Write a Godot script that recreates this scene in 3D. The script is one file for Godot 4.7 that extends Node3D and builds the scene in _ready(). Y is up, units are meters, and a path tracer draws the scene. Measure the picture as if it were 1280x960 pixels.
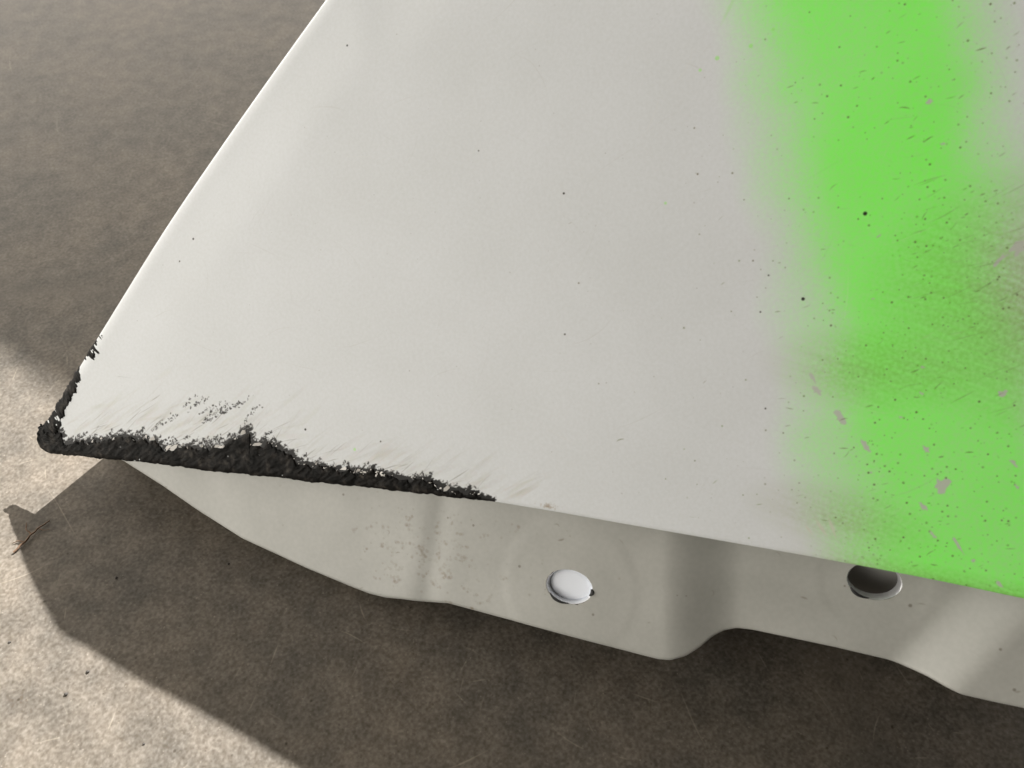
extends Node3D
# A white painted sheet-metal panel corner with a green spray stripe, propped on a concrete floor.

# the panel's own frame: corner point, direction along its lower edge, direction up its face, outward normal
const T := Vector3(-0.33086, 0.035, -0.33783)
const U := Vector3(0.95676, 0.13914, 0.25546)
const V := Vector3(0.07570, 0.72885, -0.68048)
const N := Vector3(-0.28087, 0.67039, 0.68679)
const SUN := Vector3(0.43286, 0.65078, -0.62380)      # towards the sun
const TW := 2048
const TH := 1216
const TEX_U := 0.70                                    # metres of panel covered by the paint texture
const TEX_V := 0.4156
const TEX_V0 := -0.02
const R_LEFT := 0.0085
const D_LEFT := 0.0024
const R_LOW := 0.0028
const D_LOW := 0.0012

var rng := RandomNumberGenerator.new()
var left_edge: PackedVector2Array
var low_edge: PackedVector2Array
var top_edge: PackedVector2Array
var right_edge: PackedVector2Array
var px := PackedByteArray()

func _ready() -> void:
	rng.seed = 71
	# ---- camera, sky, sun, exposure -------------------------------------------------
	var cam := Camera3D.new()
	cam.name = "camera"
	cam.fov = 50.0
	cam.near = 0.02
	cam.far = 60.0
	cam.position = Vector3(0, 0.5, 0)
	cam.rotation_degrees = Vector3(-50, 0, 0)
	var lens := CameraAttributesPhysical.new()
	lens.frustum_focal_length = 26.0
	lens.frustum_focus_distance = 0.545
	lens.exposure_aperture = 9.0
	cam.attributes = lens
	cam.fov = 50.0
	add_child(cam)
	cam.current = true

	var sky_mat := ProceduralSkyMaterial.new()
	sky_mat.sky_top_color = Color(0.66, 0.645, 0.62)
	sky_mat.sky_horizon_color = Color(1.0, 0.98, 0.945)
	sky_mat.sky_curve = 0.2
	sky_mat.ground_bottom_color = Color(0.3, 0.28, 0.25)
	sky_mat.ground_horizon_color = Color(0.5, 0.48, 0.45)
	sky_mat.sun_angle_max = 1.0
	var sky := Sky.new()
	sky.sky_material = sky_mat
	var env := Environment.new()
	env.background_mode = Environment.BG_SKY
	env.sky = sky
	env.background_energy_multiplier = 1.0
	env.tonemap_mode = Environment.TONE_MAPPER_LINEAR
	env.tonemap_exposure = 6.1
	env.sdfgi_enabled = true
	env.ssao_enabled = true
	env.ssil_enabled = true
	var we := WorldEnvironment.new()
	we.name = "world_environment"
	we.environment = env
	add_child(we)

	var sun := DirectionalLight3D.new()
	sun.name = "sun"
	sun.light_color = Color(1.0, 1.0, 1.0)
	sun.light_energy = 0.98
	sun.light_angular_distance = 0.5
	sun.shadow_enabled = true
	sun.position = SUN * 5.0
	add_child(sun)
	sun.look_at_from_position(SUN * 5.0, Vector3.ZERO, Vector3.UP)

	# ---- setting, panel, small things -----------------------------------------------
	outline()
	build_floor()
	build_wall()
	build_panel()
	build_litter()

# ------------------------------------------------------------------ helpers
func grid(rows: Array, uvs: Array = [], close := false) -> ArrayMesh:
	var st := SurfaceTool.new()
	st.begin(Mesh.PRIMITIVE_TRIANGLES)
	st.set_smooth_group(0)
	var w: int = rows[0].size()
	for j in rows.size():
		for i in w:
			if uvs.size():
				st.set_uv(uvs[j][i])
			st.add_vertex(rows[j][i])
	for j in rows.size() - 1:
		for i in (w if close else w - 1):
			var a := j * w + i
			var b := j * w + (i + 1) % w
			var c := a + w
			var d := b + w
			st.add_index(a); st.add_index(c); st.add_index(b)
			st.add_index(b); st.add_index(c); st.add_index(d)
	st.generate_normals()
	return st.commit()

func part(called: String, mesh: Mesh, m: Material, parent: Node3D) -> MeshInstance3D:
	var o := MeshInstance3D.new()
	o.name = called
	o.mesh = mesh
	o.material_override = m
	parent.add_child(o, true)
	return o

func tag(o: Node, label: String, category: String, group := "") -> void:
	o.set_meta("label", label)
	o.set_meta("category", category)
	if group:
		o.set_meta("group", group)

func mat(c: Color, rough: float, metal := 0.0) -> StandardMaterial3D:
	var m := StandardMaterial3D.new()
	m.albedo_color = c.linear_to_srgb()
	m.roughness = rough
	m.metallic = metal
	return m

func noise(freq: float, octaves := 4, sd := 1, kind := FastNoiseLite.TYPE_SIMPLEX_SMOOTH) -> FastNoiseLite:
	var n := FastNoiseLite.new()
	n.noise_type = kind
	n.seed = sd
	n.frequency = freq
	n.fractal_octaves = octaves
	return n

func ntex(n: FastNoiseLite, size: int, ramp: Gradient = null, as_normal := false, bump := 4.0) -> NoiseTexture2D:
	var t := NoiseTexture2D.new()
	t.width = size
	t.height = size
	t.seamless = true
	t.noise = n
	if ramp:
		t.color_ramp = ramp
	t.as_normal_map = as_normal
	t.bump_strength = bump
	return t

func ramp2(stops: Array) -> Gradient:
	var g := Gradient.new()
	var off := PackedFloat32Array()
	var col := PackedColorArray()
	for s in stops:
		off.append(s[0]); col.append(s[1])
	g.offsets = off
	g.colors = col
	return g

func smooth_line(pts: PackedVector2Array, per: int) -> PackedVector2Array:
	var out := PackedVector2Array()
	for i in pts.size() - 1:
		var a := pts[maxi(i - 1, 0)]
		var b := pts[i]
		var c := pts[i + 1]
		var d := pts[mini(i + 2, pts.size() - 1)]
		for k in per:
			out.append(b.cubic_interpolate(c, a, d, k / float(per)))
	out.append(pts[pts.size() - 1])
	return out

func along(line: PackedVector2Array, s: float) -> Vector2:
	var f := clampf(s, 0, 1) * (line.size() - 1)
	var i := mini(int(f), line.size() - 2)
	return line[i].lerp(line[i + 1], f - i)

func even(line: PackedVector2Array, count: int) -> PackedVector2Array:   # resampled to equal steps
	var total := 0.0
	for i in line.size() - 1:
		total += line[i].distance_to(line[i + 1])
	var out := PackedVector2Array()
	var i := 0
	var gone := 0.0
	for k in count:
		var want := total * k / (count - 1)
		while i < line.size() - 2 and gone + line[i].distance_to(line[i + 1]) < want:
			gone += line[i].distance_to(line[i + 1])
			i += 1
		var len := line[i].distance_to(line[i + 1])
		out.append(line[i].lerp(line[i + 1], clampf((want - gone) / maxf(len, 1e-9), 0, 1)))
	return out

func pick(xs: Array, ys: Array, x: float) -> float:                    # piecewise linear
	if x <= xs[0]:
		return ys[0]
	for i in xs.size() - 1:
		if x < xs[i + 1]:
			return lerpf(ys[i], ys[i + 1], (x - xs[i]) / (xs[i + 1] - xs[i]))
	return ys[ys.size() - 1]

func distance_to_line(p: Vector2, line: PackedVector2Array) -> float:
	var best := 1e9
	for i in line.size() - 1:
		var q := Geometry2D.get_closest_point_to_segment(p, line[i], line[i + 1])
		best = minf(best, p.distance_squared_to(q))
	return sqrt(best)

func roll(d: float, r: float, deep: float) -> float:
	if d >= r:
		return 0.0
	var x := 1.0 - d / r
	return deep * (1.0 - sqrt(maxf(0.0, 1.0 - x * x)))

func side_depth(p: Vector2) -> float:          # the side rim is rounder higher up than at the corner
	return lerpf(0.0012, D_LEFT, smoothstep(0.0, 0.07, p.y))

func bulge(p: Vector2) -> float:
	return -0.0035 * sin(PI * clampf(p.x / 0.8, 0, 1)) * sin(PI * clampf((p.y + 0.005) / 0.37, 0, 1))

func on_panel(p: Vector2, deep: float) -> Vector3:
	return T + U * p.x + V * p.y - N * deep

# ------------------------------------------------------------------ outline of the outer sheet
func outline() -> void:
	left_edge = smooth_line(PackedVector2Array([Vector2(0, 0), Vector2(0.0012, 0.0062), Vector2(0.0055, 0.0125), Vector2(0.0149, 0.0254), Vector2(0.0328, 0.0539), Vector2(0.0552, 0.0868),
		Vector2(0.0978, 0.1486), Vector2(0.1321, 0.1945), Vector2(0.1698, 0.243), Vector2(0.2073, 0.2899), Vector2(0.2125, 0.2965), Vector2(0.219, 0.3015), Vector2(0.229, 0.3035), Vector2(0.245, 0.3025)]), 8)
	low_edge = smooth_line(PackedVector2Array([Vector2(0, 0), Vector2(0.003, -0.0042), Vector2(0.009, -0.0062), Vector2(0.0201, -0.0059), Vector2(0.0894, -0.0027), Vector2(0.1807, 0.0007), Vector2(0.2587, 0.0041),
		Vector2(0.3316, 0.0065), Vector2(0.42, 0.005), Vector2(0.505, 0.0031), Vector2(0.5635, 0.0011), Vector2(0.6111, -0.0016), Vector2(0.70, -0.007), Vector2(0.82, -0.015)]), 6)
	top_edge = smooth_line(PackedVector2Array([Vector2(0.245, 0.3025), Vector2(0.275, 0.299), Vector2(0.31, 0.298), Vector2(0.355, 0.300), Vector2(0.41, 0.315), Vector2(0.47, 0.335), Vector2(0.60, 0.355), Vector2(0.86, 0.370)]), 8)
	right_edge = smooth_line(PackedVector2Array([Vector2(0.82, -0.015), Vector2(0.835, 0.12), Vector2(0.85, 0.26), Vector2(0.86, 0.370)]), 6)
	left_edge = even(left_edge, 121)
	low_edge = even(low_edge, 161)
	top_edge = even(top_edge, 81)
	right_edge = even(right_edge, 61)

# ------------------------------------------------------------------ concrete floor
func build_floor() -> void:
	var side := 2048
	var tile := 0.85
	var coarse := noise(0.0032, 5, 5).get_seamless_image(side, side).get_data()
	var mid := noise(0.016, 4, 9).get_seamless_image(side, side).get_data()
	var fine := noise(0.11, 3, 12).get_seamless_image(side, side).get_data()
	var grain := noise(0.30, 2, 15, FastNoiseLite.TYPE_VALUE).get_seamless_image(side, side).get_data()
	var data := PackedByteArray()
	data.resize(side * side * 3)
	var bump := PackedByteArray()
	bump.resize(side * side)
	for i in side * side:
		var k := 88.0 + (coarse[i] - 128) * 0.05 + (mid[i] - 128) * 0.085 + (fine[i] - 128) * 0.10 + (grain[i] - 128) * 0.11
		var warm := (coarse[i] - 128) * 0.01 + (mid[i] - 128) * 0.01
		data[i * 3] = int(clampf(k + 5.0 + warm, 0, 255))
		data[i * 3 + 1] = int(clampf(k - 1.5, 0, 255))
		data[i * 3 + 2] = int(clampf(k - 10.0 - warm, 0, 255))
		bump[i] = int(clampf(128.0 + (mid[i] - 128) * 0.04 + (fine[i] - 128) * 0.04 + (grain[i] - 128) * 0.75, 0, 255))
	# trowel scratches, hairline cracks and pits
	px = data
	for k in 900:
		var x := rng.randf() * side
		var y := rng.randf() * side
		var a := rng.randf_range(-0.5, 2.2)
		var len := rng.randf_range(8, 50) * (1.0 if k % 6 else 3.5)
		var pale := rng.randf() < 0.55
		scratch(side, side, x, y, a, len, rng.randf_range(0.5, 1.1), Color8(165, 156, 140) if pale else Color8(66, 58, 46), rng.randf_range(0.06, 0.22), rng.randf_range(-0.004, 0.004))
	for k in 260:
		dab(side, side, rng.randf() * side, rng.randf() * side, rng.randf_range(0.8, 2.2), Color8(46, 40, 32), rng.randf_range(0.3, 0.8))
	for k in 26000:
		var at := Vector2(rng.randf(), rng.randf()) * side
		if rng.randf() < 0.55:
			dab(side, side, at.x, at.y, rng.randf_range(0.25, 0.9), Color8(172, 164, 150), rng.randf_range(0.08, 0.5))
		else:
			dab(side, side, at.x, at.y, rng.randf_range(0.3, 1.1), Color8(40, 34, 27), rng.randf_range(0.08, 0.4))
	for k in 120:                              # cloudy stains
		var at := Vector2(rng.randf(), rng.randf()) * side
		for q in 12:
			dab(side, side, at.x + rng.randfn(0, 14), at.y + rng.randfn(0, 14), rng.randf_range(5, 16), Color8(62, 54, 43) if k % 2 else Color8(118, 111, 100), 0.035)
	data = px
	var im := Image.create_from_data(side, side, false, Image.FORMAT_RGB8, data)
	var hm := Image.create_from_data(side, side, false, Image.FORMAT_L8, bump)
	hm.convert(Image.FORMAT_RGBA8)
	hm.bump_map_to_normal_map(2.6)
	var m := StandardMaterial3D.new()
	m.albedo_texture = ImageTexture.create_from_image(im)
	m.normal_enabled = true
	m.normal_texture = ImageTexture.create_from_image(hm)
	m.normal_scale = 0.13
	m.roughness = 0.46
	m.metallic_specular = 0.27
	var st := SurfaceTool.new()
	st.begin(Mesh.PRIMITIVE_TRIANGLES)
	var h := 15.0
	for c in [[-h, -h], [h, -h], [h, h], [-h, -h], [h, h], [-h, h]]:
		st.set_normal(Vector3.UP)
		st.set_uv(Vector2(c[0] / tile + 0.31, c[1] / tile + 0.17))
		st.add_vertex(Vector3(c[0], 0, c[1]))
	st.generate_tangents()
	var o := MeshInstance3D.new()
	o.name = "concrete_floor"
	o.mesh = st.commit()
	o.material_override = m
	o.set_meta("kind", "structure")
	tag(o, "smooth worn grey concrete floor with pits and scratches", "floor")
	add_child(o, true)

# ------------------------------------------------------------------ the wall whose top edge shades the far part of the floor
func slab(called: String, size: Vector3, place: Transform3D, c: Color, label: String, category: String) -> void:
	var o := MeshInstance3D.new()
	o.name = called
	var bm := BoxMesh.new()
	bm.size = size
	o.mesh = bm
	o.material_override = mat(c, 0.9)
	o.transform = place
	o.set_meta("kind", "structure")
	tag(o, label, category)
	add_child(o, true)

func build_wall() -> void:
	var dir := Vector3(0.851, 0, 0.525)
	var away := Vector3(0.525, 0, -0.851)
	var top := Vector3(-0.380, 0, -0.426) + SUN * 2.7
	var mid := top + dir * 1.3 + away * 0.125
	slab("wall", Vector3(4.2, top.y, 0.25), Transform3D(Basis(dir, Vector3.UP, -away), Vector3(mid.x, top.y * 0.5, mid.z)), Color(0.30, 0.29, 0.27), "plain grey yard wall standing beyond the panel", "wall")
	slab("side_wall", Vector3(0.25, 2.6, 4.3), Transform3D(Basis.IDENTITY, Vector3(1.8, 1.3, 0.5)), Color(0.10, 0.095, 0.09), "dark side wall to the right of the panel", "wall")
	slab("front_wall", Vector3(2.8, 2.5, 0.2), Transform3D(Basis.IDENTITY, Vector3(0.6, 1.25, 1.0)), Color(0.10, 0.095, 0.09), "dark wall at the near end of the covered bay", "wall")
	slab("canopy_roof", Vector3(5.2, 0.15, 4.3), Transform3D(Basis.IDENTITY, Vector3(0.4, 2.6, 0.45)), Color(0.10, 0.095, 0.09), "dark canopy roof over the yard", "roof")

# ------------------------------------------------------------------ painting into px
func blend(at: int, c: Color, a: float) -> void:
	px[at] = roundi(lerpf(px[at], c.r8, a))
	px[at + 1] = roundi(lerpf(px[at + 1], c.g8, a))
	px[at + 2] = roundi(lerpf(px[at + 2], c.b8, a))

func dab(w: int, h: int, x: float, y: float, r: float, c: Color, a: float) -> void:
	for j in range(int(y - r - 1), int(y + r + 2)):
		for i in range(int(x - r - 1), int(x + r + 2)):
			if i < 0 or j < 0 or i >= w or j >= h:
				continue
			var d := Vector2(i - x, j - y).length()
			var k := clampf(r + 0.5 - d, 0, 1) * a
			if k > 0.004:
				blend((j * w + i) * 3, c, k)

func scratch(w: int, h: int, x: float, y: float, ang: float, length: float, r: float, c: Color, a: float, curl := 0.0, taper := true) -> void:
	var n := int(length / maxf(0.6, r * 0.8))
	for k in n:
		var f := k / float(n)
		var e := (sin(PI * f) if taper else 1.0)
		dab(w, h, x, y, r * (0.5 + 0.5 * e), c, a * (0.4 + 0.6 * e))
		x += cos(ang) * length / n
		y += sin(ang) * length / n
		ang += curl + rng.randf_range(-0.025, 0.025)

func tx(u: float) -> float:
	return u / TEX_U * TW

func ty(v: float) -> float:
	return (v - TEX_V0) / TEX_V * TH

func in_polygon_dab(poly: PackedVector2Array, c: Color, a: float, feather := 1.5) -> void:   # poly in millimetres of panel
	var q := PackedVector2Array()
	var lo := Vector2(1e9, 1e9)
	var hi := -lo
	for p in poly:
		var t := Vector2(tx(p.x * 0.001), ty(p.y * 0.001))
		q.append(t)
		lo = lo.min(t); hi = hi.max(t)
	var ring := q.duplicate()
	ring.append(q[0])
	for j in range(maxi(0, int(lo.y) - 2), mini(TH, int(hi.y) + 3)):
		for i in range(maxi(0, int(lo.x) - 2), mini(TW, int(hi.x) + 3)):
			var p := Vector2(i, j)
			if Geometry2D.is_point_in_polygon(p, q):
				var k := clampf(distance_to_line(p, ring) / feather, 0, 1)
				blend((j * TW + i) * 3, c, a * k)

const WHITE := Color(0.830, 0.842, 0.848)
const GREEN := Color(0.565, 0.985, 0.440)
const SCUFF_U := [0.0, 20.5, 23.4, 36.8, 56.7, 69.7, 88.9, 98.5, 104.8, 126.4, 139.8, 149.0, 153.3, 160.0, 168.9, 170.0, 176.9, 182.5, 191.3, 200.0, 204.2, 219.9, 236.5, 250.0, 255.1, 258.1, 268.7, 279.3, 289.6, 294.8, 302.6, 312.8, 320.2, 331.5]
const SCUFF_V := [9.0, 12.0, 3.0, 5.8, 9.4, 13.8, 15.1, 13.6, 10.1, 13.5, 14.7, 16.5, 21.7, 24.0, 30.9, 22.0, 22.0, 24.3, 21.3, 18.4, 14.3, 13.9, 13.6, 13.9, 17.6, 14.1, 14.5, 13.5, 15.0, 14.2, 11.4, 11.0, 11.5, 7.0]

func paint_texture() -> Image:
	px.resize(TW * TH * 3)
	var soft := noise(0.004, 3, 31).get_image(TW, TH).get_data()
	var fine := noise(0.12, 3, 32).get_image(TW, TH).get_data()
	var spray := noise(0.45, 1, 33, FastNoiseLite.TYPE_VALUE).get_image(TW, TH).get_data()
	var si := noise(0.05, 4, 34).get_image(TW / 8, TH * 2)
	si.resize(TW, TH * 2)
	var streak := si.get_data()
	# left and right side of the green stripe, for full, half and no colour, by height
	var hs := [-0.02, 0.0, 0.026, 0.067, 0.108, 0.167, 0.227, 0.285, 0.36]
	var l0 := [0.512, 0.505, 0.491, 0.480, 0.473, 0.459, 0.441, 0.424, 0.406]
	var l1 := [0.548, 0.539, 0.525, 0.513, 0.512, 0.488, 0.472, 0.457, 0.437]
	var l2 := [0.584, 0.574, 0.555, 0.538, 0.536, 0.509, 0.495, 0.479, 0.459]
	var r2 := [0.640, 0.632, 0.610, 0.592, 0.574, 0.552, 0.546, 0.531, 0.511]
	var r1 := [0.668, 0.662, 0.638, 0.616, 0.602, 0.580, 0.564, 0.547, 0.527]
	var r0 := [0.690, 0.685, 0.664, 0.648, 0.632, 0.606, 0.590, 0.573, 0.552]
	for j in TH:
		var v := TEX_V0 + TEX_V * (j + 0.5) / TH
		var a0 := pick(hs, l0, v); var a1 := pick(hs, l1, v); var a2 := pick(hs, l2, v)
		var b0 := pick(hs, r0, v); var b1 := pick(hs, r1, v); var b2 := pick(hs, r2, v)
		for i in TW:
			var at := j * TW + i
			var u := TEX_U * (i + 0.5) / TW
			var k := (soft[at] - 128) * 0.00007 + (fine[at] - 128) * 0.00010 + (spray[at] - 128) * 0.00004
			var r := WHITE.r + k
			var g := WHITE.g + k
			var b := WHITE.b + k * 1.2
			if u > 0.40:
				var cover := 0.0
				var uu := u + (soft[at] - 128) * 0.00006
				if uu < a1:
					cover = clampf((uu - a0) / (a1 - a0), 0, 1) * 0.5
				elif uu < a2:
					cover = 0.5 + 0.5 * (uu - a1) / (a2 - a1)
				elif uu < b2:
					cover = 1.0
				elif uu < b1:
					cover = 1.0 - 0.5 * (uu - b2) / (b1 - b2)
				else:
					cover = clampf((b0 - uu) / (b0 - b1), 0, 1) * 0.5
				cover = lerpf(cover, cover * cover * (3.0 - 2.0 * cover), 0.85)
				# overspray lands as droplets
				var drop := (spray[at] - 128) / 255.0
				cover = clampf(cover + drop * 0.9 * cover * (1.0 - cover), 0, 1)
				cover *= 0.95 + (fine[at] - 128) * 0.0012 + (soft[at] - 128) * 0.0008
				# rubbed-in dirt, right of the stripe and low on the sheet
				var sy := posmod(int(j * 2 + i * 0.52), TH * 2)
				var st := (streak[sy * TW + i] - 128) / 128.0
				var d1 := clampf(1.0 - Vector2((u - 0.615) / 0.100, (v - 0.145) / 0.070).length(), 0, 1)
				var d2 := clampf(1.0 - Vector2((u - 0.520 + 0.5 * (v - 0.03)) / 0.050, (v - 0.026) / 0.022).length(), 0, 1)
				var d3 := clampf(1.0 - Vector2((u - 0.525) / 0.055, (v - 0.104) / 0.024).length(), 0, 1)
				var d4 := clampf(1.0 - (v - low_v(u)) / 0.009, 0, 1) * clampf((u - 0.49) / 0.05, 0, 1)
				var dirt := clampf(d1 * 0.75 + d2 * 0.42 + d3 * 0.4 + d4 * 0.45, 0, 1) * clampf(0.75 + st * 0.34 + (fine[at] - 128) * 0.004, 0, 1.25)
				r = lerpf(r, GREEN.r, cover); g = lerpf(g, GREEN.g, cover); b = lerpf(b, GREEN.b, cover)
				r = lerpf(r, 0.50, dirt * 0.75); g = lerpf(g, 0.47, dirt * 0.62); b = lerpf(b, 0.33, dirt * 0.75)
			px[at * 3] = int(clampf(r * 255, 0, 255))
			px[at * 3 + 1] = int(clampf(g * 255, 0, 255))
			px[at * 3 + 2] = int(clampf(b * 255, 0, 255))
	paint_marks()
	return Image.create_from_data(TW, TH, false, Image.FORMAT_RGB8, px)

func low_v(u: float) -> float:
	return along(low_edge, u / 0.82).y

func clump(at: Vector2, size: float, count: int, strength: float) -> void:   # ragged black smear, drawn out along the scrape
	var drift := 0.64 + rng.randfn(0, 0.12)
	for k in count:
		var q := Vector2(rng.randfn(0, 0.8) * size, rng.randfn(0, 0.15) * size).rotated(drift)
		var way := drift + rng.randfn(0, 0.45)
		var r := rng.randf_range(0.5, 1.5)
		var a := rng.randf_range(0.08, strength * 0.8)
		for j in rng.randi_range(2, 8):
			var s := at + q + Vector2(cos(way), sin(way)) * j * 0.24
			dab(TW, TH, tx(s.x * 0.001), ty(s.y * 0.001), r * rng.randf_range(0.6, 1.1), Color8(17, 15, 14), a)
			way += rng.randfn(0, 0.3)

func paint_marks() -> void:
	# green paint flaked off down to the grey primer
	var bare := Color8(186, 190, 180)
	var flakes := [[500, 98, 8, 2.2, -1.1], [503, 91, 7, 4.2, -0.5], [516, 78, 9, 5.0, -0.85], [530, 65, 8.5, 4.2, -0.9], [557.7, 67.5, 4.5, 3.6, -0.9], [566.7, 49.8, 9.5, 7.5, 0.9], [559.7, 38.4, 8, 2.8, -0.8],
		[566.2, 24.3, 7, 2.6, -0.8], [578.5, 20.5, 11, 2.2, -0.95], [586.3, 13.8, 3.5, 2.0, 0.3], [599, 4.1, 7, 2.0, -0.85], [588, 99.1, 5, 3.4, 0.2], [538, 236, 4, 3, 0.6], [578, 163, 10, 3, 0.9], [585, 169, 9, 6, 0.9], [546, 216, 3, 2, 0.4],
		[523, 171, 3, 1.4, 0.8], [524, 140, 2.5, 1.6, 0.3], [551, 108, 3, 2, 0.3], [544, 82, 2.5, 1.8, 0.5], [552, 95, 2.8, 2, -0.6], [534, 52, 2, 1.4, 0.3], [597, 66, 6, 2.6, -0.7], [600, 54, 4, 2.4, -0.7]]
	for f in flakes:
		var poly := PackedVector2Array()
		var n := 14
		for k in n:
			var t := TAU * k / n
			var e := Vector2(cos(t) * f[2] * 0.5, sin(t) * f[3] * 0.5) * rng.randf_range(0.5, 1.3)
			poly.append(Vector2(f[0], f[1]) + e.rotated(f[4]))
		in_polygon_dab(poly, bare, 0.93, 1.6)
	# pale scrapes in the dirt low on the sheet
	for s in [[510, 24, -0.9, 34.0, 3.0], [516, 26, -1.1, 38.0, 2.6], [505, 20, -0.8, 22.0, 2.0], [440, 4, -0.5, 10.0, 1.5]]:
		scratch(TW, TH, tx(s[0] * 0.001), ty(s[1] * 0.001), s[2], s[3], s[4], Color8(205, 201, 188), 0.35)
	# flecks and curled hairs of dirt caught in the paint
	for k in 1500:
		var u := rng.randfn(0.545, 0.055)
		var v := rng.randf_range(0.0, 0.36)
		if rng.randf() < 0.3:
			u = rng.randf_range(0.53, 0.63); v = rng.randf_range(0.0, 0.2)
		var c := Color8(92, 118, 60).lerp(Color8(74, 66, 44), rng.randf())
		if rng.randf() < 0.86:
			dab(TW, TH, tx(u), ty(v), 0.3 + 1.3 * pow(rng.randf(), 2.0), c, rng.randf_range(0.12, 0.75))
		else:
			scratch(TW, TH, tx(u), ty(v), rng.randf_range(0.0, 0.9) + (PI if rng.randf() < 0.5 else 0.0), rng.randf_range(4, 15), rng.randf_range(0.3, 0.7), c, rng.randf_range(0.1, 0.42), rng.randf_range(-0.04, 0.04))
	for k in 170:                              # long rub marks through the dirty right side
		var u := rng.randf_range(0.535, 0.66)
		var v := rng.randf_range(0.085, 0.20)
		scratch(TW, TH, tx(u), ty(v), rng.randf_range(0.30, 0.62), rng.randf_range(12, 60), rng.randf_range(0.4, 1.0), Color8(96, 104, 62) if rng.randf() < 0.6 else Color8(178, 196, 140), rng.randf_range(0.03, 0.11))
	for d in [[123.2, 146.5, 2.4], [113.4, 131.8, 1.8], [361.6, 184.7, 2.2], [491.1, 137.3, 3.2], [515.4, 181.5, 3.6], [368.6, 108.1, 1.8], [310.7, 206, 1.4], [224.9, 263.7, 2.0], [208.8, 34.3, 2.6], [260.1, 33.2, 1.8], [473, 148, 1.5], [471, 129, 1.5], [479, 79, 1.6]]:
		dab(TW, TH, tx(d[0] * 0.001), ty(d[1] * 0.001), d[2] * 0.75, Color8(30, 28, 26), 0.9)
	for k in 150:
		dab(TW, TH, tx(rng.randf_range(0.05, 0.5)), ty(rng.randf_range(0.02, 0.34)), rng.randf_range(0.4, 1.0), Color8(120, 116, 108), rng.randf_range(0.15, 0.5))
	for k in 220:                              # fine handling scratches and wiped dust on the white
		var u := rng.randf_range(0.03, 0.56)
		scratch(TW, TH, tx(u), ty(rng.randf_range(0.0, 0.32)), rng.randf_range(-0.6, 1.4), rng.randf_range(8, 120), rng.randf_range(0.35, 0.8), Color8(170, 168, 160) if k % 3 else Color8(226, 225, 220), rng.randf_range(0.02, 0.09), rng.randfn(0, 0.006))
	# stray green specks and a smear near the stripe
	for g in [[243, 26, 2.6], [452, 262, 3.0], [462, 270, 2.4], [436, 256, 3.2], [428, 250, 2.2], [417, 182, 2.0]]:
		dab(TW, TH, tx(g[0] * 0.001), ty(g[1] * 0.001), g[2], Color8(150, 232, 110), 0.55)
	scratch(TW, TH, tx(0.436), ty(0.272), 1.2, 60, 2.6, Color8(150, 226, 116), 0.12)
	# rust-brown rub on the lower edge
	for k in 90:
		dab(TW, TH, tx(rng.randfn(0.3665, 0.003)), ty(rng.randfn(0.0088, 0.0007)), rng.randf_range(0.5, 1.8), Color8(128, 108, 84), rng.randf_range(0.05, 0.22))
	# scrape marks running up from the worn corner
	for k in 620:
		var um := rng.randf_range(18, 345)
		var base := pick(SCUFF_U, SCUFF_V, um) if um < 331 else 8.0
		var reach := pick([18, 90, 140, 175, 210, 345], [22.0, 40.0, 34.0, 24.0, 14.0, 4.0], um)
		var vm := base + absf(rng.randfn(0, 0.38)) * reach - 1.5
		var pale := rng.randf() < 0.55
		var c := Color8(222, 219, 210) if pale else Color8(158, 154, 140)
		scratch(TW, TH, tx(um * 0.001), ty(vm * 0.001), 0.62 + rng.randfn(0, 0.15), rng.randf_range(12, 120), rng.randf_range(1.0, 6.0), c, rng.randf_range(0.012, 0.045))
	for k in 80:                              # thin grey scrapes running up from it
		var um := rng.randf_range(24, 330)
		var vm := pick(SCUFF_U, SCUFF_V, um) + absf(rng.randfn(0, 1.0)) * pick([24, 90, 150, 200, 330], [8.0, 12.0, 9.0, 5.0, 2.0], um) - 1.0
		scratch(TW, TH, tx(um * 0.001), ty(vm * 0.001), 0.64 + rng.randfn(0, 0.14), rng.randf_range(8, 55), rng.randf_range(0.35, 0.9), Color8(104, 100, 92), rng.randf_range(0.06, 0.24))
	for k in 420:                              # black hatching close to the torn paint
		var um := rng.randf_range(24, 334)
		var base := pick(SCUFF_U, SCUFF_V, um)
		var vm := base + absf(rng.randfn(0, 1.0)) * pick([24, 150, 200, 334], [2.6, 4.0, 3.0, 2.0], um) - 3.0
		clump(Vector2(um, vm), rng.randf_range(0.8, 3.4), rng.randi_range(4, 12), 0.7)
	for h in [[123, 42, 7], [129, 41.5, 6], [132, 43, 7], [137, 38.5, 6], [140, 37.5, 5], [148, 41, 8], [152, 41, 8], [156, 42, 8], [150, 38, 6], [145, 36, 6], [141, 34, 6], [161, 45, 6], [138, 32, 5], [172, 43, 4], [168, 38, 5], [104, 26, 7], [112, 30, 6], [98, 22, 6]]:
		clump(Vector2(h[0], h[1]), h[2] * 0.8, 12, 0.6)
	# the paint is gone altogether along the corner: black substrate, ragged limit
	for k in 2600:
		var um := rng.randf_range(4, 331)
		var top := pick(SCUFF_U, SCUFF_V, um) - 1.0
		var bottom := low_v(um * 0.001) * 1000.0 - 1.0
		var vm := lerpf(bottom, top, sqrt(rng.randf()))
		scratch(TW, TH, tx(um * 0.001), ty(vm * 0.001), rng.randf_range(-0.3, 0.9), rng.randf_range(4, 14), rng.randf_range(1.2, 3.4), Color8(15, 14, 13), 0.9)

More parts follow.
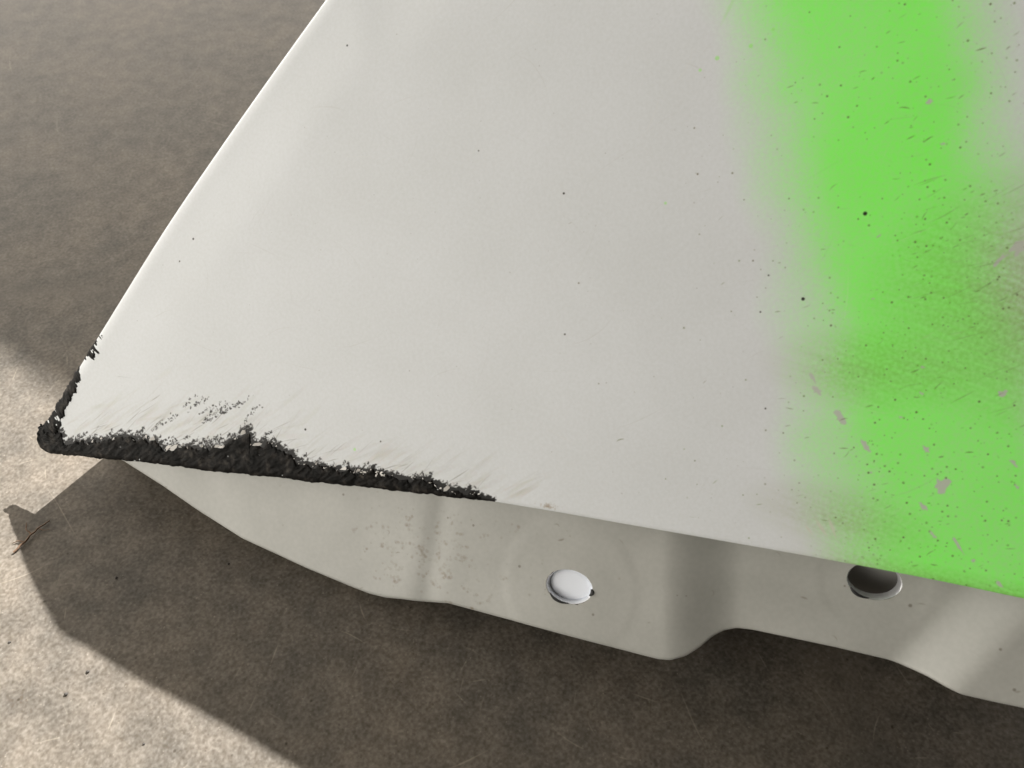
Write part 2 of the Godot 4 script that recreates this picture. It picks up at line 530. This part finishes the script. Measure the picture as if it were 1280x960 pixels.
# ------------------------------------------------------------------ the panel
func build_panel() -> void:
	var panel := Node3D.new()
	panel.name = "metal_panel"
	add_child(panel, true)
	panel.position = Vector3(T.x, 0, T.z)
	tag(panel, "white painted sheet metal panel with green spray stripe and black scuffed corner, propped on concrete", "panel")

	# outer sheet
	var skin := StandardMaterial3D.new()
	skin.albedo_texture = ImageTexture.create_from_image(paint_texture())
	skin.roughness = 0.46
	skin.metallic_specular = 0.36
	skin.normal_enabled = true
	skin.normal_texture = ntex(noise(0.02, 3, 44), 512, null, true, 1.2)
	skin.normal_scale = 0.12
	var rows := []
	var uvs := []
	var ns := 190
	var nt := 130
	for j in nt + 1:
		var t := pow(j / float(nt), 2.3)
		var row := PackedVector3Array()
		var uv := PackedVector2Array()
		for i in ns + 1:
			var s := pow(i / float(ns), 2.2)
			var p := coons(s, t)
			var dl := distance_to_line(p, left_edge) if i > 0 else 0.0
			var db := distance_to_line(p, low_edge) if j > 0 else 0.0
			var deep := roll(dl, R_LEFT, side_depth(p)) + roll(db, R_LOW, D_LOW) + bulge(p) * smoothstep(0.0, 0.05, minf(dl, db))
			row.append(on_panel(p, deep) - panel.position)
			uv.append(Vector2(p.x / TEX_U, 1.0 - (1.0 - (p.y - TEX_V0) / TEX_V)))
		rows.append(row)
		uvs.append(uv)
	part("outer_sheet", grid(rows, uvs), skin, panel)

	# folded hem: the sheet turns back round its left and lower edge
	var hem_mat := mat(Color(0.58, 0.575, 0.56), 0.42)
	part("side_hem", hem(left_edge, true, Vector2(0.83, -0.56), panel), hem_mat, panel)
	part("lower_hem", hem(low_edge, false, Vector2(0.05, 1.0), panel), hem_mat, panel)

	build_scuff(panel)
	build_flange(panel)
	build_inner_frame(panel)

func coons(s: float, t: float) -> Vector2:
	var a := along(low_edge, s) * (1.0 - t) + along(top_edge, s) * t
	var b := along(left_edge, t) * (1.0 - s) + along(right_edge, t) * s
	var c := low_edge[0] * (1.0 - s) * (1.0 - t) + low_edge[low_edge.size() - 1] * s * (1.0 - t) + top_edge[0] * (1.0 - s) * t + top_edge[top_edge.size() - 1] * s * t
	return a + b - c

func hem(line: PackedVector2Array, is_side: bool, inward: Vector2, panel: Node3D) -> ArrayMesh:
	var rows := []
	for k in 5:
		rows.append(PackedVector3Array())
	for i in line.size():
		var p := line[i]
		var dl := 0.0 if is_side else distance_to_line(p, left_edge)
		var db := distance_to_line(p, low_edge) if is_side else 0.0
		var d := roll(dl, R_LEFT, side_depth(p)) + roll(db, R_LOW, D_LOW)
		var into := inward * (0.3 if i < 3 else 1.0)
		var thick := lerpf(0.45, 1.0, smoothstep(0.03, 0.12, p.y)) if is_side else 0.45
		rows[0].append(on_panel(p, d) - panel.position)
		rows[1].append(on_panel(p, d + 0.0008 * thick) - panel.position)
		rows[2].append(on_panel(p + into * 0.0006, d + 0.0016 * thick) - panel.position)
		rows[3].append(on_panel(p + into * 0.002, d + 0.0019 * thick) - panel.position)
		rows[4].append(on_panel(p + into * 0.014, d * 0.4 + 0.0012 * thick) - panel.position)
	return grid(rows)

# ------------------------------------------------------------------ torn black corner
func edge_profile(p: Vector2, inward: Vector2, arc: float, r: float, deep: float, lift: float) -> Vector3:
	# arc: distance inwards from the rim; below zero it runs down the rim's face
	if arc <= 0.0:
		return on_panel(p - inward * lift, deep - arc)
	var slope := clampf(arc / r, 0, 1)
	var n2 := inward * (-lift * (1.0 - slope))
	return on_panel(p + inward * arc + n2, roll(arc, r, deep) - lift * slope)

func build_scuff(panel: Node3D) -> void:
	var m := StandardMaterial3D.new()
	m.albedo_texture = ntex(noise(0.012, 5, 61), 1024, ramp2([[0.0, Color8(8, 8, 7)], [0.50, Color8(15, 14, 12)], [0.68, Color8(34, 31, 29)], [0.84, Color8(66, 62, 57)], [1.0, Color8(110, 104, 97)]]))
	m.uv1_triplanar = true
	m.uv1_scale = Vector3(9, 9, 9)
	m.roughness = 0.55
	m.metallic_specular = 0.22
	var rough := noise(130.0, 4, 62)
	var lumps := noise(48.0, 3, 63)
	var fibre := noise(300.0, 3, 64)
	# along the lower rim
	var rows := []
	var count := 760
	var bands := 46
	for k in bands:
		rows.append(PackedVector3Array())
	for i in count:
		var um := 0.5 + 333.0 * i / (count - 1)
		var p := rim_at(um * 0.001)
		var nb := 1.5 * rough.get_noise_2d(um * 0.001, 0.0) + 0.6 * fibre.get_noise_2d(um * 0.001, 3.0) + 1.9 * lumps.get_noise_2d(um * 0.0021, 9.0)
		var reach := maxf(0.4, pick(SCUFF_U, SCUFF_V, um) - p.y * 1000.0 + nb * 1.4) * 0.001
		var ends := clampf((333.5 - um) / 10.0, 0, 1)
		var down := (0.0016 + 0.0009 * lumps.get_noise_2d(um * 0.001, 7.0)) * (0.35 + 0.65 * ends)
		for k in bands:
			var f := k / float(bands - 1)
			var arc := lerpf(-down, reach + 0.0012, f)
			var q := Vector2(um * 0.001, arc)
			var taper := smoothstep(0.0, 0.0035, reach - arc) 
			var lift := 0.00075 + 0.0006 * rough.get_noise_2d((q.x + arc) * 0.35, (arc - q.x * 0.8) * 1.5) + 0.0008 * lumps.get_noise_2d(q.x, arc) + 0.0003 * fibre.get_noise_2d(q.x * 0.5 - arc, arc + q.x * 0.5)
			lift = lerpf(-0.0009 + 0.0016 * fibre.get_noise_2d(q.x * 0.7 - arc, arc * 0.7), lift, taper)
			if arc < 0.0:
				lift = maxf(lift, 0.0002)
			lift = lerpf(-0.0005, lift, clampf(ends * 3.0, 0, 1))
			var up := Vector2(0.02, 1.0).normalized()
			rows[k].append(edge_profile(p, up, arc, R_LOW, D_LOW + roll(distance_to_line(p, left_edge) if p.x < 0.02 else 1.0, R_LEFT, side_depth(p)) * clampf(1.0 - arc / 0.02, 0, 1), lift) - panel.position)
	part("lower_scuff", grid(rows), m, panel)
	# along the side rim
	rows = []
	count = 300
	bands = 26
	for k in bands:
		rows.append(PackedVector3Array())
	for i in count:
		var s := 0.27 * i / (count - 1)
		var p := along(left_edge, s)
		var vm := p.y * 1000.0
		var width := pick([0, 12, 20, 30, 40, 52, 56, 60, 66, 72, 74, 80, 88, 96], [20.0, 14.0, 11.0, 8.5, 8.5, 7.5, 1.5, 0.5, 8.0, 9.0, 5.5, 6.0, 4.0, 0.2], vm)
		width += 1.8 * rough.get_noise_2d(s, 11.0)
		var reach := maxf(0.1, width * 1.15) * 0.001
		var ends := clampf((90.0 - vm) / 12.0, 0, 1)
		for k in bands:
			var f := k / float(bands - 1)
			var arc := lerpf(-0.0018, reach + 0.001, f)
			var taper := smoothstep(0.0, 0.003, reach - arc)
			var lift := 0.0007 + 0.0008 * rough.get_noise_2d(s + 2.0, arc) + 0.0012 * lumps.get_noise_2d(s + 2.0, arc)
			lift = lerpf(-0.0010 + 0.0014 * fibre.get_noise_2d(s, arc), lift, taper)
			if vm > 54.0:
				lift -= 0.0008 * clampf((vm - 54.0) / 6.0, 0, 1) * (0.6 - 1.2 * rough.get_noise_2d(s * 1.5, 23.0))
			lift = lerpf(-0.0008, lift, ends)
			var into := Vector2(0.83, -0.56).lerp(Vector2(0.95, 0.1), clampf(1.0 - vm / 14.0, 0, 1)).normalized()
			rows[k].append(edge_profile(p, into, arc, R_LEFT, side_depth(p) + roll(distance_to_line(p, low_edge) if p.y < 0.01 else 1.0, R_LOW, D_LOW), lift) - panel.position)
	part("side_scuff", grid(rows), m, panel)

	# curled shreds of white paint and black fibres along the torn limit
	var white := mat(Color(0.62, 0.60, 0.57), 0.5)
	var dark := mat(Color(0.016, 0.014, 0.013), 0.6)
	for pass_ in 2:
		var st := SurfaceTool.new()
		st.begin(Mesh.PRIMITIVE_TRIANGLES)
		for k in (34 if pass_ == 0 else 26):
			var um := rng.randf_range(30, 332)
			var vm := pick(SCUFF_U, SCUFF_V, um) + rng.randf_range(-2.6, 0.6) + (0.0 if pass_ == 0 else rng.randf_range(-0.5, 1.4))
			var p := Vector2(um, vm) * 0.001
			if vm * 0.001 < low_v(p.x) + 0.001:
				continue
			curl(st, p, rng.randf_range(-0.4, 1.3), rng.randf_range(0.0015, 0.0042 if pass_ == 0 else 0.0055), rng.randf_range(0.0003, 0.0010) if pass_ == 0 else rng.randf_range(0.00012, 0.00026), rng.randf_range(0.0004, 0.0016), panel)
		st.generate_normals()
		var o := part("paint_shreds" if pass_ == 0 else "black_fibres", st.commit(), white if pass_ == 0 else dark, panel)
		o.set_meta("kind", "stuff")
	# flakes of cracked white paint lifting along the torn limit
	var st := SurfaceTool.new()
	st.begin(Mesh.PRIMITIVE_TRIANGLES)
	st.set_smooth_group(-1)
	for k in 60:
		var um := rng.randf_range(26, 326)
		if k < 9:
			um = rng.randf_range(248, 262)
		var p := Vector2(um, pick(SCUFF_U, SCUFF_V, um) + rng.randf_range(-2.4, 0.5)) * 0.001
		if p.y < low_v(p.x) + 0.0015:
			continue
		flake(st, p, 0.0003 + 0.0020 * pow(rng.randf(), 2.5), panel)
	st.generate_normals()
	part("paint_flakes", st.commit(), white, panel).set_meta("kind", "stuff")

func flake(st: SurfaceTool, p: Vector2, size: float, panel: Node3D) -> void:
	var tilt := Vector2(rng.randf_range(-0.5, 0.5), rng.randf_range(-0.2, 0.7))
	var ang := rng.randf_range(0.2, 1.0)
	var top := []
	var low := []
	var n := 6
	for k in n:
		var a := TAU * k / n
		var e := (Vector2(cos(a) * 1.7, sin(a) * 0.8) * size * rng.randf_range(0.3, 1.25)).rotated(ang)
		var h := 0.0005 + e.dot(tilt) * 0.7
		top.append(on_panel(p + e, -h - 0.00012) - panel.position)
		low.append(on_panel(p + e, -h) - panel.position)
	for k in n:
		var q := (k + 1) % n
		if k > 0 and k < n - 1:
			for x in [top[0], top[q], top[k]]:
				st.add_vertex(x)
		for x in [top[k], top[q], low[k], low[k], top[q], low[q]]:
			st.add_vertex(x)

func rim_at(u: float) -> Vector2:
	for i in low_edge.size() - 1:
		if low_edge[i + 1].x >= u:
			return low_edge[i].lerp(low_edge[i + 1], clampf((u - low_edge[i].x) / maxf(1e-6, low_edge[i + 1].x - low_edge[i].x), 0, 1))
	return low_edge[low_edge.size() - 1]

func curl(st: SurfaceTool, p: Vector2, ang: float, length: float, width: float, rise: float, panel: Node3D) -> void:
	var n := 7
	var bend := rng.randf_range(-1.2, 1.2)
	var prev_a := Vector3.ZERO
	var prev_b := Vector3.ZERO
	for k in n:
		var f := k / float(n - 1)
		var a := ang + bend * f
		var side := Vector2(-sin(a), cos(a)) * width * (1.0 - 0.75 * f)
		var h := -0.0003 - rise * sin(f * PI * 0.8)
		var c := on_panel(p - side * 0.5, h) - panel.position
		var d := on_panel(p + side * 0.5, h - width * 0.4) - panel.position
		if k:
			for q in [prev_a, c, prev_b, prev_b, c, d]:
				st.add_vertex(q)
		prev_a = c
		prev_b = d
		p += Vector2(cos(a), sin(a)) * length / n

# ------------------------------------------------------------------ stepped inner flange below the sheet
const FL_U := [0.050, 0.0577, 0.089, 0.1206, 0.1555, 0.2043, 0.240, 0.2509, 0.262, 0.2731, 0.2894, 0.3054, 0.3775, 0.4258, 0.436, 0.4435, 0.452, 0.459, 0.465, 0.4708, 0.478, 0.4864, 0.5305, 0.560, 0.5690, 0.5785, 0.588, 0.594, 0.610, 0.626, 0.80]
const FL_V := [-0.0085, -0.0091, -0.0215, -0.0356, -0.0495, -0.0616, -0.0690, -0.0708, -0.0712, -0.0700, -0.0690, -0.0668, -0.0723, -0.0757, -0.0763, -0.0755, -0.0720, -0.0665, -0.0600, -0.0560, -0.0536, -0.0530, -0.0544, -0.0561, -0.0573, -0.0585, -0.0610, -0.0625, -0.0633, -0.0635, -0.0650]
const HOLE_1 := Vector2(0.3805, -0.0415)
const HOLE_2 := Vector2(0.5468, -0.0125)
const HOLE_R := 0.0142
const SQUASH := 0.74                                    # the holes are slightly oblong

func flange_depth(p: Vector2) -> float:
	var w := 0.0140
	w += 0.0008 * exp(-pow((p.x - 0.2935 - 0.10 * (p.y + 0.04)) / 0.0075, 2.0))         # vertical crease
	w += 0.0012 * smoothstep(0.285, 0.24, p.x)
	w += 0.0115 * smoothstep(0.4360, 0.4800, p.x + 0.10 * (p.y + 0.05))                    # pressed step
	var turn := p.x - 0.62 * (p.y + 0.055)
	w -= 0.0130 * smoothstep(0.558, 0.598, turn)
	w -= 0.0003 * smoothstep(0.0440, 0.0360, p.distance_to(HOLE_1))                         # raised seat round the plug
	w += 0.0003 * smoothstep(0.0310, 0.0250, p.distance_to(HOLE_2))
	return w

func build_flange(panel: Node3D) -> void:
	var m := StandardMaterial3D.new()
	m.albedo_color = Color(0.42, 0.415, 0.385).linear_to_srgb()
	m.roughness = 0.40
	m.metallic_specular = 0.5
	m.albedo_texture = flange_texture()
	m.albedo_color = Color.WHITE
	var st := SurfaceTool.new()
	st.begin(Mesh.PRIMITIVE_TRIANGLES)
	st.set_smooth_group(0)
	var nu := 420
	var nv := 56
	var shut := 4
	var lip := 5
	var w := nv + lip + 1 + shut
	var inside := PackedByteArray()
	for i in nu + 1:
		var u := 0.050 + 0.71 * i / nu
		var low := pick(FL_U, FL_V, u)
		for k in w:
			var p: Vector2
			var deep := 0.0
			var close_up := 0.0
			if k <= lip:
				var r := 0.0028
				p = Vector2(u, low + r * (k / float(lip)) * (k / float(lip)))
				deep = r * 1.3 * pow(1.0 - k / float(lip), 2.0) + (0.006 if k == 0 else 0.0)
			else:
				var f := minf((k - lip) / float(nv), 1.0)
				p = Vector2(u, lerpf(low + 0.0028, 0.045, f))
				if k > lip + nv:
					var e := (k - lip - nv) / float(shut)
					p.y += 0.008 * e
					close_up = e
			p.x += maxf(0.0, 0.28 * (p.y + 0.0085)) * clampf(1.0 - (u - 0.05) / 0.15, 0, 1)
			var hid := 0
			for hole: Vector2 in [HOLE_1, HOLE_2]:
				var d := ((p - hole) / Vector2(1.0, SQUASH)).length()
				if d < HOLE_R:
					hid = 1
					if d > HOLE_R - 0.0026:
						p = hole + (p - hole) * (HOLE_R / d)
						hid = 2
			inside.append(hid)
			st.set_uv(Vector2((p.x - 0.02) / 0.64, (p.y + 0.085) / 0.16))
			st.add_vertex(on_panel(p, lerpf(flange_depth(p) + deep, -0.0005, close_up)) - panel.position)
	for i in nu:
		for k in w - 1:
			var a := i * w + k
			var q := [a, a + 1, a + w, a + w + 1]
			var gone := false
			for x in q:
				if inside[x] == 1:
					gone = true
			if gone:
				continue
			st.add_index(q[0]); st.add_index(q[1]); st.add_index(q[2])
			st.add_index(q[2]); st.add_index(q[1]); st.add_index(q[3])
	st.generate_normals()
	var fl := part("inner_flange", st.commit(), m, panel)

	var steel := mat(Color(0.86, 0.87, 0.89), 0.42, 0.75)
	steel.normal_enabled = true
	steel.normal_texture = ntex(noise(0.03, 3, 81), 256, null, true, 3.0)
	steel.uv1_triplanar = true
	steel.uv1_scale = Vector3(60, 60, 60)
	steel.normal_scale = 0.8
	# bright sleeves pressed into the two holes; the first one is closed by a disc a little way in
	for k in 2:
		var c: Vector2 = [HOLE_1, HOLE_2][k]
		var d := flange_depth(c)
		part("metal_sleeve", lathe(c, d, [[0.01415, -0.0004], [0.0139, -0.0006], [0.0134, -0.0018], [0.0131, -0.0046], [0.0130, -0.0080]], panel), steel, panel)
		if k == 0:
			part("closing_disc", lathe(c, d, [[0.0, -0.0042], [0.009, -0.0043], [0.0120, -0.0046], [0.0132, -0.0056]], panel), mat(Color(0.80, 0.84, 0.91), 0.35), panel)
			part("torn_paint_edge", lathe_arc(c, d, 0.0140, 0.0158, 3.75, 4.75, panel), mat(Color(0.01, 0.01, 0.01), 0.7), panel)
			part("torn_paint_edge", lathe_arc(c, d, 0.0140, 0.0156, -0.35, 0.1, panel), mat(Color(0.05, 0.05, 0.05), 0.7), panel)
		else:
			part("torn_paint_edge", lathe_arc(c, d, 0.0140, 0.0156, 3.7, 4.6, panel), mat(Color(0.01, 0.01, 0.01), 0.7), panel)

func lathe(c: Vector2, deep: float, prof: Array, panel: Node3D) -> ArrayMesh:
	var rows := []
	for q in prof:
		var row := PackedVector3Array()
		for i in 48:
			var a := TAU * i / 48.0
			row.append(on_panel(c + Vector2(cos(a), sin(a) * SQUASH) * maxf(q[0], 1e-5), deep - q[1]) - panel.position)
		rows.append(row)
	return grid(rows, [], true)

func lathe_arc(c: Vector2, deep: float, r0: float, r1: float, from: float, to: float, panel: Node3D) -> ArrayMesh:
	var rows := [PackedVector3Array(), PackedVector3Array(), PackedVector3Array()]
	for i in 20:
		var f := i / 19.0
		var a := lerpf(from, to, f)
		var fat := sin(PI * f)
		var d := Vector2(cos(a), sin(a) * SQUASH)
		rows[0].append(on_panel(c + d * (r0 - 0.001), deep - 0.0004) - panel.position)
		rows[1].append(on_panel(c + d * lerpf(r0, r1, 0.5 * fat), deep - 0.0012 * fat) - panel.position)
		rows[2].append(on_panel(c + d * lerpf(r0, r1, fat), deep + 0.0002) - panel.position)
	return grid(rows)

func flange_texture() -> ImageTexture:
	var w := 1536
	var h := 384
	px = PackedByteArray()
	px.resize(w * h * 3)
	var soft := noise(0.006, 4, 71).get_image(w, h).get_data()
	var fine := noise(0.10, 3, 72).get_image(w, h).get_data()
	for i in w * h:
		var k := 168.0 + (soft[i] - 128) * 0.06 + (fine[i] - 128) * 0.03
		px[i * 3] = int(k)
		px[i * 3 + 1] = int(k)
		px[i * 3 + 2] = int(k - 6)
	var X := func(u): return (u - 20.0) / 640.0 * w
	var Y := func(v): return (v + 85.0) / 160.0 * h
	# dirt wiped and dripped over the left half
	for k in 150:
		var u := rng.randfn(285, 42)
		var v := -8.0 - absf(rng.randfn(0, 30))
		dab(w, h, X.call(u), Y.call(v), rng.randf_range(0.6, 2.2), Color8(118, 110, 92), rng.randf_range(0.05, 0.25))
	for k in 70:                                # smudges: small clusters of soft spots
		var u := rng.randfn(294, 24)
		var v := -38.0 + rng.randfn(0, 17)
		var c := Color8(112, 100, 84).lerp(Color8(128, 122, 106), rng.randf())
		var ang := rng.randf_range(-0.4, 1.2)
		for q in rng.randi_range(3, 11):
			var step := Vector2(cos(ang), sin(ang)) * rng.randf_range(-2.6, 2.6) + Vector2(rng.randfn(0, 0.6), rng.randfn(0, 0.6))
			dab(w, h, X.call(u + step.x), Y.call(v + step.y), rng.randf_range(0.7, 2.8), c, rng.randf_range(0.05, 0.24))
	for k in 30:
		scratch(w, h, X.call(rng.randf_range(60, 640)), Y.call(rng.randf_range(-70, 5)), rng.randf_range(-0.3, 1.0), rng.randf_range(3, 14), rng.randf_range(0.6, 1.6), Color8(110, 104, 90), rng.randf_range(0.08, 0.3), rng.randf_range(-0.2, 0.2))
	for s in [[349, -34.5, 2.6], [366, -46, 1.2], [396, -56, 2.4], [318, -14, 3.0], [301, -12, 2.2], [229, -8, 2.6], [443, -36, 1.3], [448, -36, 1.2], [608, -34, 2.2], [617, -54, 2.4], [532, -18, 2.6], [566, -23, 3.0]]:
		dab(w, h, X.call(s[0]), Y.call(s[1]), s[2] * rng.randf_range(0.5, 0.9), Color8(84, 78, 66), 0.5)
	return ImageTexture.create_from_image(Image.create_from_data(w, h, false, Image.FORMAT_RGB8, px))

# ------------------------------------------------------------------ folded frame under the sheet, standing on the floor
func sheet_height(q: Vector3) -> float:
	return T.y - (N.x * (q.x - T.x) + N.z * (q.z - T.z)) / N.y

func build_inner_frame(panel: Node3D) -> void:
	var g := Vector3(-0.2967, 0, -0.3545)
	var run := Vector3(U.x, 0, U.z).normalized()
	var back := Vector3(run.z, 0, -run.x)
	var st := SurfaceTool.new()
	st.begin(Mesh.PRIMITIVE_TRIANGLES)
	var n := 62
	var rows := []
	for k in 4:
		rows.append(PackedVector3Array())
	for i in n + 1:
		var q := g + run * (0.62 * i / n)
		var along_u := 0.62 * i / n
		var gap := 0.006 if i < 2 else 0.024 if along_u < 0.40 else lerpf(0.054, 0.034, smoothstep(0.50, 0.58, along_u))
		var q2 := q + back * 0.03 + run * 0.035
		rows[0].append(q - panel.position)
		rows[1].append(q + Vector3.UP * (sheet_height(q) - gap) - panel.position)
		rows[2].append(q2 + Vector3.UP * (sheet_height(q2) - gap - 0.004) - panel.position)
		rows[3].append(q2 - panel.position)
	part("inner_frame", grid(rows), mat(Color(0.30, 0.295, 0.28), 0.6), panel)

# ------------------------------------------------------------------ small litter on the floor
func build_litter() -> void:
	# a wisp of rusty root lying in the shadow of the corner
	var rust := mat(Color(0.10, 0.058, 0.032), 0.9)
	var twig := MeshInstance3D.new()
	twig.name = "twig"
	twig.position = Vector3(-0.3310, 0.0, -0.2860)
	var st := SurfaceTool.new()
	st.begin(Mesh.PRIMITIVE_TRIANGLES)
	strand(st, [Vector3(-0.006, 0.0010, 0.016), Vector3(-0.001, 0.0018, 0.009), Vector3(0.002, 0.0022, 0.002), Vector3(0.0075, 0.0014, -0.006), Vector3(0.010, 0.0010, -0.009)], 0.0009)
	strand(st, [Vector3(0.002, 0.0020, 0.002), Vector3(-0.003, 0.0022, -0.001), Vector3(-0.005, 0.0014, -0.007)], 0.0006)
	strand(st, [Vector3(-0.001, 0.0018, 0.008), Vector3(-0.006, 0.0014, 0.007), Vector3(-0.009, 0.0008, 0.009)], 0.0005)
	strand(st, [Vector3(0.005, 0.0016, -0.002), Vector3(0.009, 0.0016, -0.001), Vector3(0.012, 0.0008, -0.002)], 0.0004)
	st.generate_normals()
	twig.mesh = st.commit()
	twig.material_override = rust
	tag(twig, "small rust brown twig on the shaded floor below the black corner", "twig")
	add_child(twig, true)
	# dark grit on the sunlit concrete
	var labels := ["larger dark grit on the sunlit floor near the left border", "small dark grit just below the larger one on sunlit floor", "tiny dark grit at the far left of the sunlit floor", "tiny dark grit low on the sunlit floor near the bottom border", "dark crumb in the panel's shadow below the twig", "dark crumb in deep shade under the flange's slanted edge"]
	var spots := [Vector3(-0.2598, 0, -0.1892), Vector3(-0.2683, 0, -0.1756), Vector3(-0.3152, 0, -0.2079), Vector3(-0.2134, 0, -0.147), Vector3(-0.262, 0, -0.252), Vector3(-0.190, 0, -0.262)]
	var sizes := [0.0012, 0.0013, 0.0009, 0.0008, 0.0010, 0.0010]
	for i in spots.size():
		var g := MeshInstance3D.new()
		g.name = "grit"
		var rows := []
		for j in 6:
			var row := PackedVector3Array()
			for k in 8:
				var th := PI * j / 5.0
				var ph := TAU * k / 8.0
				var e: float = sizes[i] * (1.0 if j == 0 or j == 5 else rng.randf_range(0.75, 1.2))
				row.append(Vector3(sin(th) * cos(ph) * e, sizes[i] * 0.45 + cos(th) * e * 0.55, sin(th) * sin(ph) * e * 0.8))
			rows.append(row)
		g.mesh = grid(rows, [], true)
		g.material_override = mat(Color(0.035, 0.03, 0.024), 0.8)
		g.position = spots[i]
		tag(g, labels[i], "grit", "dark grit on the floor")
		add_child(g, true)

func strand(st: SurfaceTool, way: Array, r: float) -> void:
	var pts := PackedVector3Array()
	for i in way.size() - 1:
		for k in 4:
			pts.append(way[i].lerp(way[i + 1], k / 4.0) + Vector3(rng.randf_range(-1, 1), rng.randf_range(-0.3, 0.3), rng.randf_range(-1, 1)) * r * 0.6)
	pts.append(way[way.size() - 1])
	for i in pts.size() - 1:
		var f0 := 1.0 - 0.6 * i / (pts.size() - 1)
		var f1 := 1.0 - 0.6 * (i + 1) / (pts.size() - 1)
		var dir := (pts[i + 1] - pts[i]).normalized()
		var a := dir.cross(Vector3.UP).normalized()
		var b := dir.cross(a)
		for k in 5:
			var d0 := a * cos(TAU * k / 5) + b * sin(TAU * k / 5)
			var d1 := a * cos(TAU * (k + 1) / 5) + b * sin(TAU * (k + 1) / 5)
			for q in [pts[i] + d0 * r * f0, pts[i + 1] + d0 * r * f1, pts[i] + d1 * r * f0, pts[i] + d1 * r * f0, pts[i + 1] + d0 * r * f1, pts[i + 1] + d1 * r * f1]:
				st.add_vertex(q)
